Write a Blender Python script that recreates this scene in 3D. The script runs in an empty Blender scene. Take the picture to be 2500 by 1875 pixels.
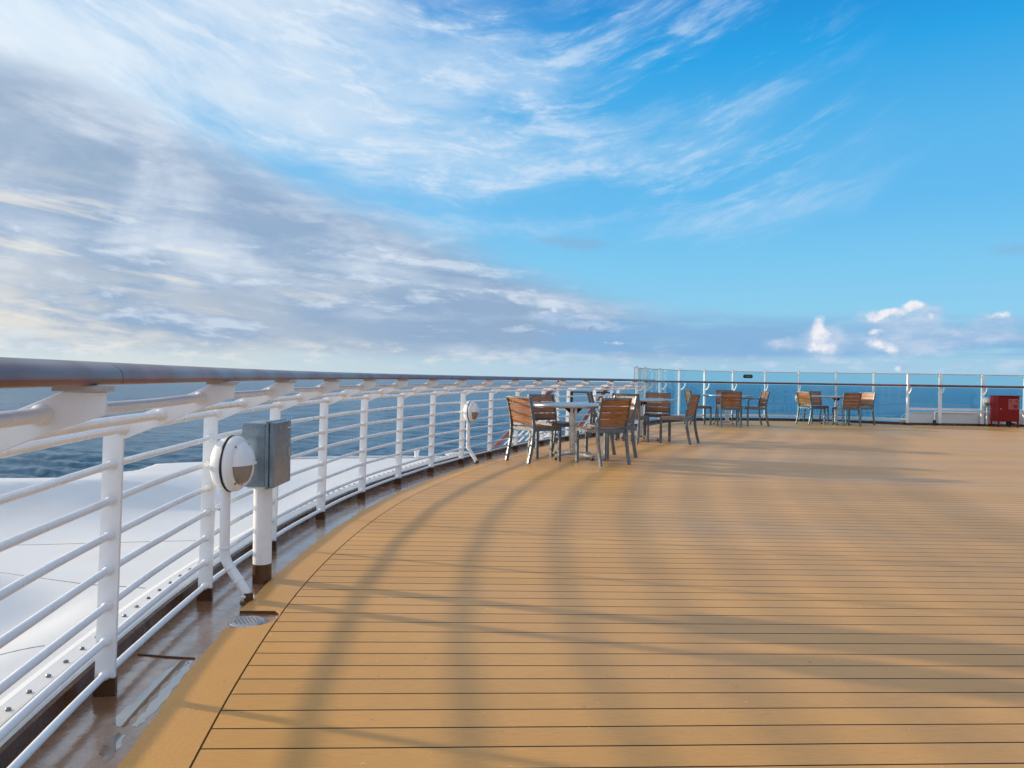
import bpy, bmesh, math, random
from mathutils import Vector, Matrix
random.seed(7)
PI = math.pi
R = math.radians
scene = bpy.context.scene
COL = scene.collection

# ------------------------------------------------------------------ helpers
class MB:
    """collects boxes, bars, tubes and lathes; build() links them as one mesh"""
    def __init__(self):
        self.v = []; self.f = []; self.sm = []
    def add(self, vs, fs, smooth=False, mat=None):
        o = len(self.v)
        for p in vs:
            p = Vector(p)
            if mat is not None: p = mat @ p
            self.v.append(p)
        for f in fs:
            self.f.append([i + o for i in f]); self.sm.append(smooth)
    def box(self, c, s, mat=None):
        x, y, z = s[0]/2, s[1]/2, s[2]/2
        vs = [(c[0]+a*x, c[1]+b*y, c[2]+d*z) for a in (-1, 1) for b in (-1, 1) for d in (-1, 1)]
        fs = [(0,1,3,2),(4,6,7,5),(0,4,5,1),(2,3,7,6),(0,2,6,4),(1,5,7,3)]
        self.add(vs, fs, False, mat)
    def bar(self, path, w, h, up=(0,0,1), mat=None, side=None):
        """rectangular section swept on a path; w across (side), h along up"""
        P = [Vector(p) for p in path]; up = Vector(up)
        vs = []
        for i, p in enumerate(P):
            t = (P[min(i+1, len(P)-1)] - P[max(i-1, 0)]).normalized()
            sd = Vector(side) if side is not None else t.cross(up).normalized()
            u = sd.cross(t).normalized()
            for a, b in ((-1,-1),(1,-1),(1,1),(-1,1)):
                vs.append(p + sd*a*w/2 + u*b*h/2)
        fs = []
        n = len(P)
        for i in range(n-1):
            for k in range(4):
                fs.append((i*4+k, i*4+(k+1)%4, (i+1)*4+(k+1)%4, (i+1)*4+k))
        fs.append((3,2,1,0)); fs.append(tuple((n-1)*4+k for k in range(4)))
        self.add(vs, fs, False, mat)
    def tube(self, path, r, seg=10, mat=None, rad=None):
        P = [Vector(p) for p in path]; n = len(P)
        vs = []
        ref = None
        for i, p in enumerate(P):
            t = (P[min(i+1, n-1)] - P[max(i-1, 0)]).normalized()
            if ref is None:
                ref = Vector((0,0,1)) if abs(t.z) < .9 else Vector((1,0,0))
            a = (ref - t*ref.dot(t)).normalized(); b = t.cross(a); ref = a
            rr = rad[i] if rad else r
            for k in range(seg):
                q = 2*PI*k/seg
                vs.append(p + (a*math.cos(q) + b*math.sin(q))*rr)
        fs = []
        for i in range(n-1):
            for k in range(seg):
                fs.append((i*seg+k, i*seg+(k+1)%seg, (i+1)*seg+(k+1)%seg, (i+1)*seg+k))
        self.add(vs, fs, True, mat)
        self.add([vs[k] for k in range(seg)], [tuple(reversed(range(seg)))], False, mat)
        self.add([vs[(n-1)*seg+k] for k in range(seg)], [tuple(range(seg))], False, mat)
    def lathe(self, prof, seg=32, mat=None, smooth=True, a0=0, a1=2*PI, axis='z'):
        """prof: list of (r, h); around z (or y)"""
        full = abs(a1-a0-2*PI) < 1e-6
        m = seg if full else seg+1
        vs = []
        for (r, h) in prof:
            for k in range(m):
                q = a0 + (a1-a0)*k/seg
                c, s = r*math.cos(q), r*math.sin(q)
                vs.append((c, s, h) if axis == 'z' else (c, h, s))
        fs = []
        for i in range(len(prof)-1):
            for k in range(seg):
                k2 = (k+1) % m
                fs.append((i*m+k, i*m+k2, (i+1)*m+k2, (i+1)*m+k))
        self.add(vs, fs, smooth, mat)
    def prism(self, pts, h0, h1, fr):
        """pts 2d polygon; fr(a, b, h) -> 3d"""
        n = len(pts)
        vs = [fr(a, b, h0) for a, b in pts] + [fr(a, b, h1) for a, b in pts]
        fs = [tuple(range(n)), tuple(reversed(range(n, 2*n)))]
        for k in range(n): fs.append((k, n+k, n+(k+1)%n, (k+1)%n))
        self.add(vs, fs)
    def build(self, name, mat, parent=None, bevel=0, fix=True):
        me = bpy.data.meshes.new(name)
        me.from_pydata([tuple(v) for v in self.v], [], self.f)
        me.polygons.foreach_set('use_smooth', self.sm)
        if fix:
            bm = bmesh.new(); bm.from_mesh(me)
            bmesh.ops.recalc_face_normals(bm, faces=bm.faces)
            bm.to_mesh(me); bm.free()
        me.materials.append(mat)
        o = bpy.data.objects.new(name, me); COL.objects.link(o)
        if parent is not None: o.parent = parent
        if bevel:
            b = o.modifiers.new('bevel', 'BEVEL'); b.width = bevel; b.segments = 2; b.limit_method = 'ANGLE'
        return o

def tag(o, label=None, cat=None, group=None, kind=None):
    if label: o['label'] = label
    if cat: o['category'] = cat
    if group: o['group'] = group
    if kind: o['kind'] = kind
    return o

def empty(name, loc=(0,0,0), rz=0):
    o = bpy.data.objects.new(name, None); COL.objects.link(o)
    o.location = loc; o.rotation_euler = (0, 0, rz); o.empty_display_size = .1
    return o

def copy_tree(o, parent=None):
    c = o.copy(); COL.objects.link(c); c.parent = parent
    for ch in list(o.children): copy_tree(ch, c)
    return c

# ------------------------------------------------------------------ node helper
class NT:
    def __init__(self, tree): self.t = tree
    def n(self, typ, **kw):
        nd = self.t.nodes.new(typ)
        for k, v in kw.items(): setattr(nd, k, v)
        return nd
    def link(self, a, b): self.t.links.new(a, b)
    def setin(self, sock, v):
        if isinstance(v, S): v = v.s
        if hasattr(v, 'is_output'): self.t.links.new(v, sock)
        else: sock.default_value = v
    def m(self, op, *a, clamp=False):
        nd = self.n('ShaderNodeMath', operation=op, use_clamp=clamp)
        for i, x in enumerate(a): self.setin(nd.inputs[i], x)
        return S(self, nd.outputs[0])
    def noise(self, vec, scale, detail=4, rough=.55, dist=0, dim='3D', out=0, lac=2.0):
        nd = self.n('ShaderNodeTexNoise', noise_dimensions=dim)
        if vec is not None: self.setin(nd.inputs['Vector'], vec)
        nd.inputs['Scale'].default_value = scale; nd.inputs['Detail'].default_value = detail
        nd.inputs['Roughness'].default_value = rough; nd.inputs['Distortion'].default_value = dist
        nd.inputs['Lacunarity'].default_value = lac
        return S(self, nd.outputs[out])
    def vec(self, x, y, z=0.0):
        nd = self.n('ShaderNodeCombineXYZ')
        for i, q in enumerate((x, y, z)): self.setin(nd.inputs[i], q)
        return S(self, nd.outputs[0])
    def sep(self, v):
        nd = self.n('ShaderNodeSeparateXYZ'); self.setin(nd.inputs[0], v)
        return [S(self, o) for o in nd.outputs]
    def smooth(self, x, lo, hi, a=0.0, b=1.0):
        nd = self.n('ShaderNodeMapRange', interpolation_type='SMOOTHSTEP')
        self.setin(nd.inputs['Value'], x)
        self.setin(nd.inputs['From Min'], lo); self.setin(nd.inputs['From Max'], hi)
        self.setin(nd.inputs['To Min'], a); self.setin(nd.inputs['To Max'], b)
        return S(self, nd.outputs[0])
    def mix(self, f, a, b, blend='MIX'):
        nd = self.n('ShaderNodeMix', data_type='RGBA', blend_type=blend)
        self.setin(nd.inputs[0], f)
        for idx, q in ((6, a), (7, b)):
            if isinstance(q, (tuple, list)): q = tuple(q)[:3] + (1.0,)
            self.setin(nd.inputs[idx], q)
        return S(self, nd.outputs[2])
    def ramp(self, x, stops):
        nd = self.n('ShaderNodeValToRGB'); self.setin(nd.inputs[0], x)
        el = nd.color_ramp.elements
        while len(el) > 1: el.remove(el[-1])
        el[0].position = stops[0][0]; el[0].color = tuple(stops[0][1]) + (1,)
        for p, c in stops[1:]:
            e = el.new(p); e.color = tuple(c) + (1,)
        return S(self, nd.outputs[0])

class S:
    def __init__(self, nt, s): self.nt = nt; self.s = s
    def __add__(self, o): return self.nt.m('ADD', self, o)
    __radd__ = __add__
    def __sub__(self, o): return self.nt.m('SUBTRACT', self, o)
    def __rsub__(self, o): return self.nt.m('SUBTRACT', o, self)
    def __mul__(self, o): return self.nt.m('MULTIPLY', self, o)
    __rmul__ = __mul__
    def __truediv__(self, o): return self.nt.m('DIVIDE', self, o)
    def max(self, o): return self.nt.m('MAXIMUM', self, o)
    def min(self, o): return self.nt.m('MINIMUM', self, o)

def lin(r, g, b):
    def f(c):
        c /= 255.0
        return c/12.92 if c <= .04045 else ((c+.055)/1.055)**2.4
    return (f(r), f(g), f(b))

def material(name):
    m = bpy.data.materials.new(name); m.use_nodes = True
    nt = NT(m.node_tree)
    p = m.node_tree.nodes['Principled BSDF']
    return m, nt, p

def simple(name, col, rough=.5, metal=0, var=.12, vscale=6, bump=0, bscale=40, coat=0, spec=None, dirt=None, dirt_scale=3, dirt_amt=.5, rvar=.12):
    """painted / metal / plastic surface with tone, gloss and dirt variation"""
    m, nt, p = material(name)
    tc = nt.n('ShaderNodeTexCoord'); v = S(nt, tc.outputs['Object'])
    n1 = nt.noise(v, vscale, 5, .6)
    k = nt.smooth(n1, .3, .7, 1-var, 1+var)
    c = nt.mix(1.0, col, nt.vec(k, k, k), 'MULTIPLY')
    if dirt:
        n2 = nt.noise(v, dirt_scale, 6, .65)
        c = nt.mix(nt.smooth(n2, .52, .74, 0.0, dirt_amt), c, dirt)
    nt.setin(p.inputs['Base Color'], c)
    n3 = nt.noise(v, vscale*2.3, 4, .6)
    nt.setin(p.inputs['Roughness'], nt.smooth(n3, .3, .7, max(.02, rough-rvar), min(1, rough+rvar)))
    p.inputs['Metallic'].default_value = metal
    if coat: p.inputs['Coat Weight'].default_value = coat; p.inputs['Coat Roughness'].default_value = .08
    if spec is not None: p.inputs['Specular IOR Level'].default_value = spec
    if bump:
        b = nt.n('ShaderNodeBump'); b.inputs['Strength'].default_value = bump; b.inputs['Distance'].default_value = .01
        nt.setin(b.inputs['Height'], nt.noise(v, bscale, 4, .6)); nt.link(b.outputs[0], p.inputs['Normal'])
    return m

M = {}
M['white'] = simple('white_paint', (.80,.815,.83), .32, var=.04, vscale=3, bump=.03, bscale=28, dirt=(.50,.38,.25), dirt_scale=2.6, dirt_amt=.20)
M['fairing'] = simple('white_gelcoat', (.68,.70,.705), .6, var=.03, vscale=.7, dirt=(.66,.58,.45), dirt_scale=.9, dirt_amt=.45)
M['grey_metal'] = simple('grey_powder_coat', (.125,.145,.165), .36, metal=.35, var=.15, vscale=9)
M['steel'] = simple('brushed_steel', (.55,.55,.55), .28, metal=1, var=.1, vscale=7, rvar=.1)
M['black'] = simple('black_rubber', (.012,.012,.013), .55)
M['dark_brown'] = simple('brown_deck_paint', (.095,.038,.015), .3, var=.2, vscale=5, bump=.2, bscale=30)
M['pad'] = simple('rust_stained_paint', (.50,.46,.40), .5, var=.15, vscale=20, dirt=(.20,.10,.05), dirt_scale=14, dirt_amt=.8)
M['bolt'] = simple('dull_bolt_metal', (.20,.20,.19), .45, metal=.8)
M['box_grey'] = simple('grey_enclosure', (.20,.265,.32), .25, metal=.45, var=.18, vscale=5, dirt=(.34,.34,.33), dirt_scale=5, dirt_amt=.45, rvar=.1)
M['red'] = simple('red_paint', (.20,.002,.002), .45, var=.08, vscale=4, spec=.25)
M['sign_line'] = simple('faded_white_print', (.50,.27,.27), .5)
M['sign_red'] = simple('sign_red', (.25,.004,.005), .4)
M['label_dark'] = simple('dark_label', (.006,.012,.022), .4)
M['label_grey'] = simple('label_print_grey', (.22,.25,.28), .5)
M['joint'] = simple('dark_seam', (.02,.018,.017), .7)
M['seam'] = simple('grey_sealant', (.16,.16,.155), .7)
M['brass'] = simple('brass', (.5,.35,.12), .35, metal=1)

def wood(name, col, dark, rough, scale, coat=0, along=0):
    m, nt, p = material(name)
    tc = nt.n('ShaderNodeTexCoord'); v = S(nt, tc.outputs['Object'])
    x, y, z = nt.sep(v)
    st = [x*3.0, y*60.0, z*60.0] if along == 0 else [x*8.0, y*8.0, z*50.0]
    g = nt.noise(nt.vec(*st), scale, 5, .65)
    big = nt.noise(v, 4.0, 3, .5)
    c = nt.mix(nt.smooth(g, .35, .68), col, dark)
    k = nt.smooth(big, .3, .7, .82, 1.15)
    c = nt.mix(1.0, c, nt.vec(k, k, k), 'MULTIPLY')
    nt.setin(p.inputs['Base Color'], c)
    nt.setin(p.inputs['Roughness'], nt.smooth(big, .3, .7, rough-.08, rough+.1))
    if coat: p.inputs['Coat Weight'].default_value = coat; p.inputs['Coat Roughness'].default_value = .18
    return m
M['slat'] = wood('teak_slat', (.40,.165,.055), (.24,.085,.026), .48, 1.0)
M['handrail'] = wood('varnished_handrail', (.22,.060,.050), (.11,.026,.022), .40, .5, coat=.35, along=1)

# lamp glass
m, nt, p = material('frosted_lamp_glass')
p.inputs['Base Color'].default_value = (.25,.24,.21,1); p.inputs['Roughness'].default_value = .25
p.inputs['Coat Weight'].default_value = .5
M['lens'] = m

# tinted screen glass: see-through tint plus a fresnel sheen
m = bpy.data.materials.new('tinted_screen_glass'); m.use_nodes = True
nt = NT(m.node_tree); m.node_tree.nodes.clear()
out = nt.n('ShaderNodeOutputMaterial'); mx = nt.n('ShaderNodeMixShader')
tr = nt.n('ShaderNodeBsdfTransparent'); tr.inputs[0].default_value = (.70,.88,.935,1)
gl = nt.n('ShaderNodeBsdfGlossy'); gl.inputs['Roughness'].default_value = .01
fr = nt.n('ShaderNodeFresnel'); gg = nt.n('ShaderNodeNewGeometry')
nt.setin(fr.inputs['IOR'], nt.smooth(S(nt, gg.outputs['Backfacing']), 0.0, 1.0, 1.5, .66667))
nt.link(fr.outputs[0], mx.inputs[0]); nt.link(tr.outputs[0], mx.inputs[1]); nt.link(gl.outputs[0], mx.inputs[2])
nt.link(mx.outputs[0], out.inputs[0])
M['glass'] = m

# planked deck: tan composite boards with black caulk, running almost across the view
def deck_mat(name, planks):
    m, nt, p = material(name)
    geo = nt.n('ShaderNodeNewGeometry'); v = S(nt, geo.outputs['Position'])
    x, y, z = nt.sep(v)
    base = (.62,.308,.068)
    if planks:
        wob = (nt.noise(nt.vec(x*.35, y*.8), 1.0, 2, .5) - .5)*.02
        k = (.080 - y*.0135).max(.004)
        s = y - x*k + wob
        q = (s + 50.0 - .072)/.126
        fr = nt.m('FRACT', q); idx = nt.m('FLOOR', q)
        d = nt.m('ABSOLUTE', fr - .5)             # .5 at the seam
        seam = nt.smooth(d, .5 - .030, .5 - .024)
        wn = nt.n('ShaderNodeTexWhiteNoise', noise_dimensions='1D'); nt.setin(wn.inputs['W'], idx)
        tone = S(nt, wn.outputs['Value'])*.14 + .93
    else:
        seam = None; tone = nt.noise(v, .8, 2, .5)*.1 + .95
    grain = nt.noise(nt.vec(x*14.0, y*150.0), 1.0, 3, .7) if planks else nt.noise(v, 90, 3, .7)
    blot = nt.noise(v, 1.1, 5, .62)
    fine = nt.noise(v, 260, 2, .6)
    kk = tone*nt.smooth(grain, .25, .75, .91, 1.08)*nt.smooth(blot, .3, .7, .95, 1.04)*nt.smooth(fine, .25, .75, .93, 1.07)
    c = nt.mix(1.0, base, nt.vec(kk, kk, kk), 'MULTIPLY')
    # scuffs and small stains
    st = nt.noise(nt.vec(x*2.0, y*7.0), 1.3, 6, .7)
    c = nt.mix(nt.smooth(st, .60, .80, 0.0, .34), c, (.34,.19,.09))
    sc = nt.noise(nt.vec(x*5.0 + y*2.0, y*9.0), 2.2, 5, .75)
    c = nt.mix(nt.smooth(sc, .68, .8, 0.0, .35), c, (.62,.45,.26))
    spk = nt.noise(v, 34, 2, .5)
    c = nt.mix(nt.smooth(spk, .735, .76, 0.0, .55), c, (.20,.11,.05))
    c = nt.mix(nt.smooth(spk, .262, .245, 0.0, .5), c, (.75,.62,.45))
    if planks: c = nt.mix(seam, c, (.005,.004,.005))
    nt.setin(p.inputs['Base Color'], c)
    wet = nt.noise(nt.vec(x*.22, y*.5), 1.0, 4, .55)
    rg = nt.smooth(wet, .35, .68, .50, .40)
    nt.setin(p.inputs['Roughness'], rg if seam is None else nt.m('MAXIMUM', rg, seam*.85))
    if seam is not None: nt.setin(p.inputs['Specular IOR Level'], nt.smooth(seam, 0.0, 1.0, .46, .12))
    p.inputs['Specular IOR Level'].default_value = .46
    p.inputs['Sheen Weight'].default_value = .03; p.inputs['Sheen Roughness'].default_value = .45; p.inputs['Sheen Tint'].default_value = (1,.92,.8,1)
    b = nt.n('ShaderNodeBump'); b.inputs['Strength'].default_value = .15; b.inputs['Distance'].default_value = .003
    h = nt.noise(v, 120, 3, .6)
    if planks: h = h - seam*2.0
    nt.setin(b.inputs['Height'], h); nt.link(b.outputs[0], p.inputs['Normal'])
    return m
M['deck'] = deck_mat('deck_boards', True)
M['margin'] = deck_mat('margin_board_surface', False)

# wet brown gutter
m, nt, p = material('wet_brown_gutter')
geo = nt.n('ShaderNodeNewGeometry'); v = S(nt, geo.outputs['Position'])
n1 = nt.noise(v, 3.0, 6, .65); n2 = nt.noise(v, 9.0, 5, .6); n3 = nt.noise(v, 45, 3, .6)
c = nt.mix(nt.smooth(n1, .35, .68), (.25,.118,.055), (.40,.23,.125))
c = nt.mix(nt.smooth(n3, .55, .72, 0.0, .35), c, (.055,.028,.015))
nt.setin(p.inputs['Base Color'], c)
nt.setin(p.inputs['Roughness'], nt.smooth(n2, .35, .66, .10, .30))
p.inputs['Coat Weight'].default_value = .8; p.inputs['Coat Roughness'].default_value = .07
b = nt.n('ShaderNodeBump'); b.inputs['Strength'].default_value = .22; b.inputs['Distance'].default_value = .006
p.inputs['Coat IOR'].default_value = 1.65
nt.setin(b.inputs['Height'], nt.noise(v, 22, 5, .62)); nt.link(b.outputs[0], p.inputs['Normal'])
nt.link(b.outputs[0], p.inputs['Coat Normal'])
M['gutter'] = m
m, nt, p = material('standing_water')
p.inputs['Base Color'].default_value = (.13,.075,.035,1); p.inputs['Roughness'].default_value = .02
p.inputs['Coat Weight'].default_value = 1.0; p.inputs['Coat Roughness'].default_value = .01; p.inputs['Coat IOR'].default_value = 2.6
M['puddle'] = m

# sea
m, nt, p = material('sea_water')
geo = nt.n('ShaderNodeNewGeometry'); v = S(nt, geo.outputs['Position'])
x, y, z = nt.sep(v)
a1 = x*.9 + y*.42; a2 = y*.9 - x*.42
w1 = nt.noise(nt.vec(a1*.055, a2*.10), 1.0, 3, .5, dist=.4)
w2 = nt.noise(nt.vec(a1*.22, a2*.42), 1.0, 6, .62, dist=.6)
w3 = nt.noise(nt.vec(a1*1.1, a2*1.9), 1.0, 5, .6)
patch = nt.noise(nt.vec(x*.004, y*.006), 1.0, 4, .55)
far_ = nt.m('SQRT', x*x + y*y)
h = w2*nt.smooth(far_, 300.0, 1500.0, .26, .80) + w3*nt.smooth(far_, 150.0, 700.0, .06, .11)
b = nt.n('ShaderNodeBump'); b.inputs['Strength'].default_value = 1.0; b.inputs['Distance'].default_value = 1.0
nt.setin(b.inputs['Height'], h); nt.link(b.outputs[0], p.inputs['Normal'])
c = nt.mix(nt.smooth(w2, .4, .66), (.001,.048,.098), (.002,.092,.170))
c = nt.mix(nt.smooth(patch, .35, .65, 0.0, .4), c, (.001,.062,.135))
m.node_tree.nodes.remove(p)
# body colour of the water under a sheen; unresolved wavelets keep grazing reflection below a flat mirror's
df = nt.n('ShaderNodeBsdfDiffuse'); nt.setin(df.inputs['Color'], c); nt.link(b.outputs[0], df.inputs['Normal'])
gs = nt.n('ShaderNodeBsdfGlossy'); gs.inputs['Roughness'].default_value = .17; gs.inputs['Color'].default_value = (.88,.96,1,1); nt.link(b.outputs[0], gs.inputs['Normal'])
fr = nt.n('ShaderNodeFresnel'); fr.inputs['IOR'].default_value = 1.333; nt.link(b.outputs[0], fr.inputs['Normal'])
mx = nt.n('ShaderNodeMixShader'); nt.setin(mx.inputs[0], (S(nt, fr.outputs[0])*.85).min(.55))
nt.link(df.outputs[0], mx.inputs[1]); nt.link(gs.outputs[0], mx.inputs[2])
nt.link(mx.outputs[0], [n_ for n_ in m.node_tree.nodes if n_.type == 'OUTPUT_MATERIAL'][0].inputs[0])
M['sea'] = m

# ------------------------------------------------------------------ camera
EYE = 1.075
F = 1878.0
cam = bpy.data.cameras.new('camera'); cam.sensor_width = 36; cam.lens = F/2500*36
cam.clip_start = .05; cam.clip_end = 60000
co = bpy.data.objects.new('camera', cam); COL.objects.link(co)
pitch = math.atan((937.5-923)/F); roll = math.atan(.016)
co.matrix_world = Matrix.Translation((0,0,EYE)) @ Matrix.Rotation(PI/2 - pitch, 4, 'X') @ Matrix.Rotation(roll, 4, 'Z')
scene.camera = co

def eyeline(px): return 903 + .016*px
def G(px, py, z=0.0):
    """photo pixel on the height z -> (x, y)"""
    Y = (EYE - z)*F/(py - eyeline(px)); return ((px-1250)*Y/F, Y)

# ------------------------------------------------------------------ the deck edge path
CP = [(-.60,-4.0),(-.62,-2.9),(-.68,-1.8),(-.76,-.7),(-1.00,.40),(-1.175,1.40),
      (-1.353,2.58),(-1.456,3.68),(-1.476,4.75),(-1.43,5.80),(-1.32,6.82),(-1.14,7.78),(-.91,8.75),(-.63,9.72),
      (-.30,10.72),(.07,11.75),(.51,12.80),(1.0,13.80),(1.57,14.75),(2.16,15.75),(2.83,17.5),
      (3.30,18.75),(3.95,19.95),(4.90,20.90),(6.17,21.45),(7.60,21.62),(9.0,21.35),(10.56,20.55)]
def catmull(P, n=14):
    out = []
    Q = [P[0]] + P + [P[-1]]
    idx = []
    for i in range(1, len(Q)-2):
        p0, p1, p2, p3 = [Vector(q) for q in Q[i-1:i+3]]
        idx.append(len(out))
        for k in range(n):
            t = k/n
            out.append(.5*((2*p1) + (p2-p0)*t + (2*p0-5*p1+4*p2-p3)*t*t + (3*p1-p0-3*p2+p3)*t**3))
    idx.append(len(out)); out.append(Vector(P[-1]))
    return out, idx
PTS, CIDX = catmull(CP)
K2 = Vector((10.58, 20.55)); END = Vector((26.0, 20.55))
ARC = [0.0]
for i in range(1, len(PTS)): ARC.append(ARC[-1] + (PTS[i]-PTS[i-1]).length)
LEN = ARC[-1]
def at(s):
    s = max(0, min(LEN-1e-6, s))
    lo, hi = 0, len(ARC)-1
    while hi-lo > 1:
        mid = (lo+hi)//2
        if ARC[mid] <= s: lo = mid
        else: hi = mid
    t = (s-ARC[lo])/(ARC[hi]-ARC[lo])
    p = PTS[lo].lerp(PTS[hi], t)
    def tan(i):
        return (PTS[min(i+1, len(PTS)-1)] - PTS[max(i-1, 0)]).normalized()
    tg = tan(lo).lerp(tan(hi), t).normalized()
    return p, tg, Vector((tg.y, -tg.x))
def off(s, r, z=0.0):
    p, t, n = at(s); q = p + n*r
    return Vector((q.x, q.y, z))
S_post = [ARC[i] for i in CIDX]          # arc positions of the control points
S_glass = S_post[20]                      # where the glass screen begins
def srange(a, b, step=.12):
    n = max(2, int((b-a)/step)+1)
    return [a+(b-a)*i/(n-1) for i in range(n)]

def strip(name, prof, s0, s1, mat, step=.12, parent=None, closed=False, smooth=False):
    """sweeps a profile of (r, z) along the deck edge"""
    ss = srange(s0, s1, step); n = len(prof)
    mb = MB(); vs = []; fs = []
    for s in ss:
        for r, z in prof: vs.append(off(s, r, z))
    m = n if closed else n-1
    for i in range(len(ss)-1):
        for k in range(m):
            fs.append((i*n+k, i*n+(k+1) % n, (i+1)*n+(k+1) % n, (i+1)*n+k))
    if closed:
        fs.append(tuple(range(n))); fs.append(tuple((len(ss)-1)*n+k for k in reversed(range(n))))
    mb.add(vs, fs, smooth)
    return mb.build(name, mat, parent)

# ------------------------------------------------------------------ the setting
def ngon(name, pts, z, mat):
    me = bpy.data.meshes.new(name); bm = bmesh.new()
    f = bm.faces.new([bm.verts.new((p[0], p[1], z)) for p in pts])
    f.normal_update()
    if f.normal.z < 0: bmesh.ops.reverse_faces(bm, faces=[f])
    bmesh.ops.triangulate(bm, faces=bm.faces[:])
    bm.to_mesh(me); bm.free(); me.materials.append(mat)
    o = bpy.data.objects.new(name, me); COL.objects.link(o); tag(o, kind='structure'); return o

edge = lambda r: [off(s, r) for s in srange(0, LEN, .12)] + [Vector((10.58+.02, 20.55-r, 0)), Vector((26-r, 20.55-r, 0)), Vector((26-r, -4, 0))]
deck = ngon('deck', edge(.4228), 0.0, M['deck'])
ngon('gutter', edge(-.075), -.014, M['gutter'])
# margin board with the notch round the drain
DX, DY = G(610, 1517.6, -.01)
best = min(srange(0, 12, .005), key=lambda s: (at(s)[0] + at(s)[2]*.30 - Vector((DX, DY))).length)
SD = best; RD = (Vector((DX, DY)) - at(SD)[0]).dot(at(SD)[2])
NR = .124
ss = srange(0, SD-NR, .12)[:-1] + [SD-NR-.001] + [SD-NR+.0005+2*NR*i/30*.998 for i in range(31)] + [SD+NR+.001] + srange(SD+NR+.05, LEN, .12)
vs, fs = [], []
for s in ss:
    d = s - (SD + .02)
    r0 = .222
    if abs(s-SD) < NR:
        dd = min(NR, abs(d)); r0 = max(.222, RD + .03 + math.sqrt(max(0, NR*NR - dd*dd))*.82)
    r0 += .004*math.sin(s*9.1) + .003*math.sin(s*23.7)
    for r, z in ((r0, -.02), (r0+.002, -.002), (r0+.006, 0.0), (.416, 0.0), (.4165, -.02)):
        vs.append(off(s, r, z))
for i in range(len(ss)-1):
    for k in range(1, 4): fs.append((i*5+k, i*5+k+1, (i+1)*5+k+1, (i+1)*5+k))
ef = [(i*5, i*5+1, (i+1)*5+1, (i+1)*5) for i in range(len(ss)-1)]
mb = MB(); mb.add(vs, ef); tag(mb.build('margin_board_edge', M['dark_brown']), kind='structure')
mb = MB(); mb.add(vs, fs); mb.add([(10.58,20.55-.222,0),(26,20.55-.222,0),(26,20.55-.417,0),(10.58,20.55-.417,0)], [(0,1,2,3)])
tag(mb.build('margin_board', M['margin']), kind='structure')
ngon('deck_underlay', edge(-.05), -.03, M['joint'])

# kerb behind the posts
k1 = strip('kerb', [(-.066,-.02),(-.068,.054),(-.078,.062),(-.115,.062),(-.115,-.30)], 0, LEN, M['dark_brown'])
tag(k1, kind='structure')
mb = MB(); mb.box((18.2, 20.64, -.08), (15.6, .10, .26)); o = mb.build('kerb', M['dark_brown']); tag(o, kind='structure')
# hull side dropping to the sea
vs = []; fs = []
ring = edge(-.115)
for p in ring: vs += [(p.x, p.y, -.28), (p.x, p.y, -25.8)]
for i in range(len(ring)-1): fs.append((2*i, 2*i+1, 2*i+3, 2*i+2))
mb = MB(); mb.add(vs, fs); tag(mb.build('hull', M['white']), kind='structure')

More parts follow.
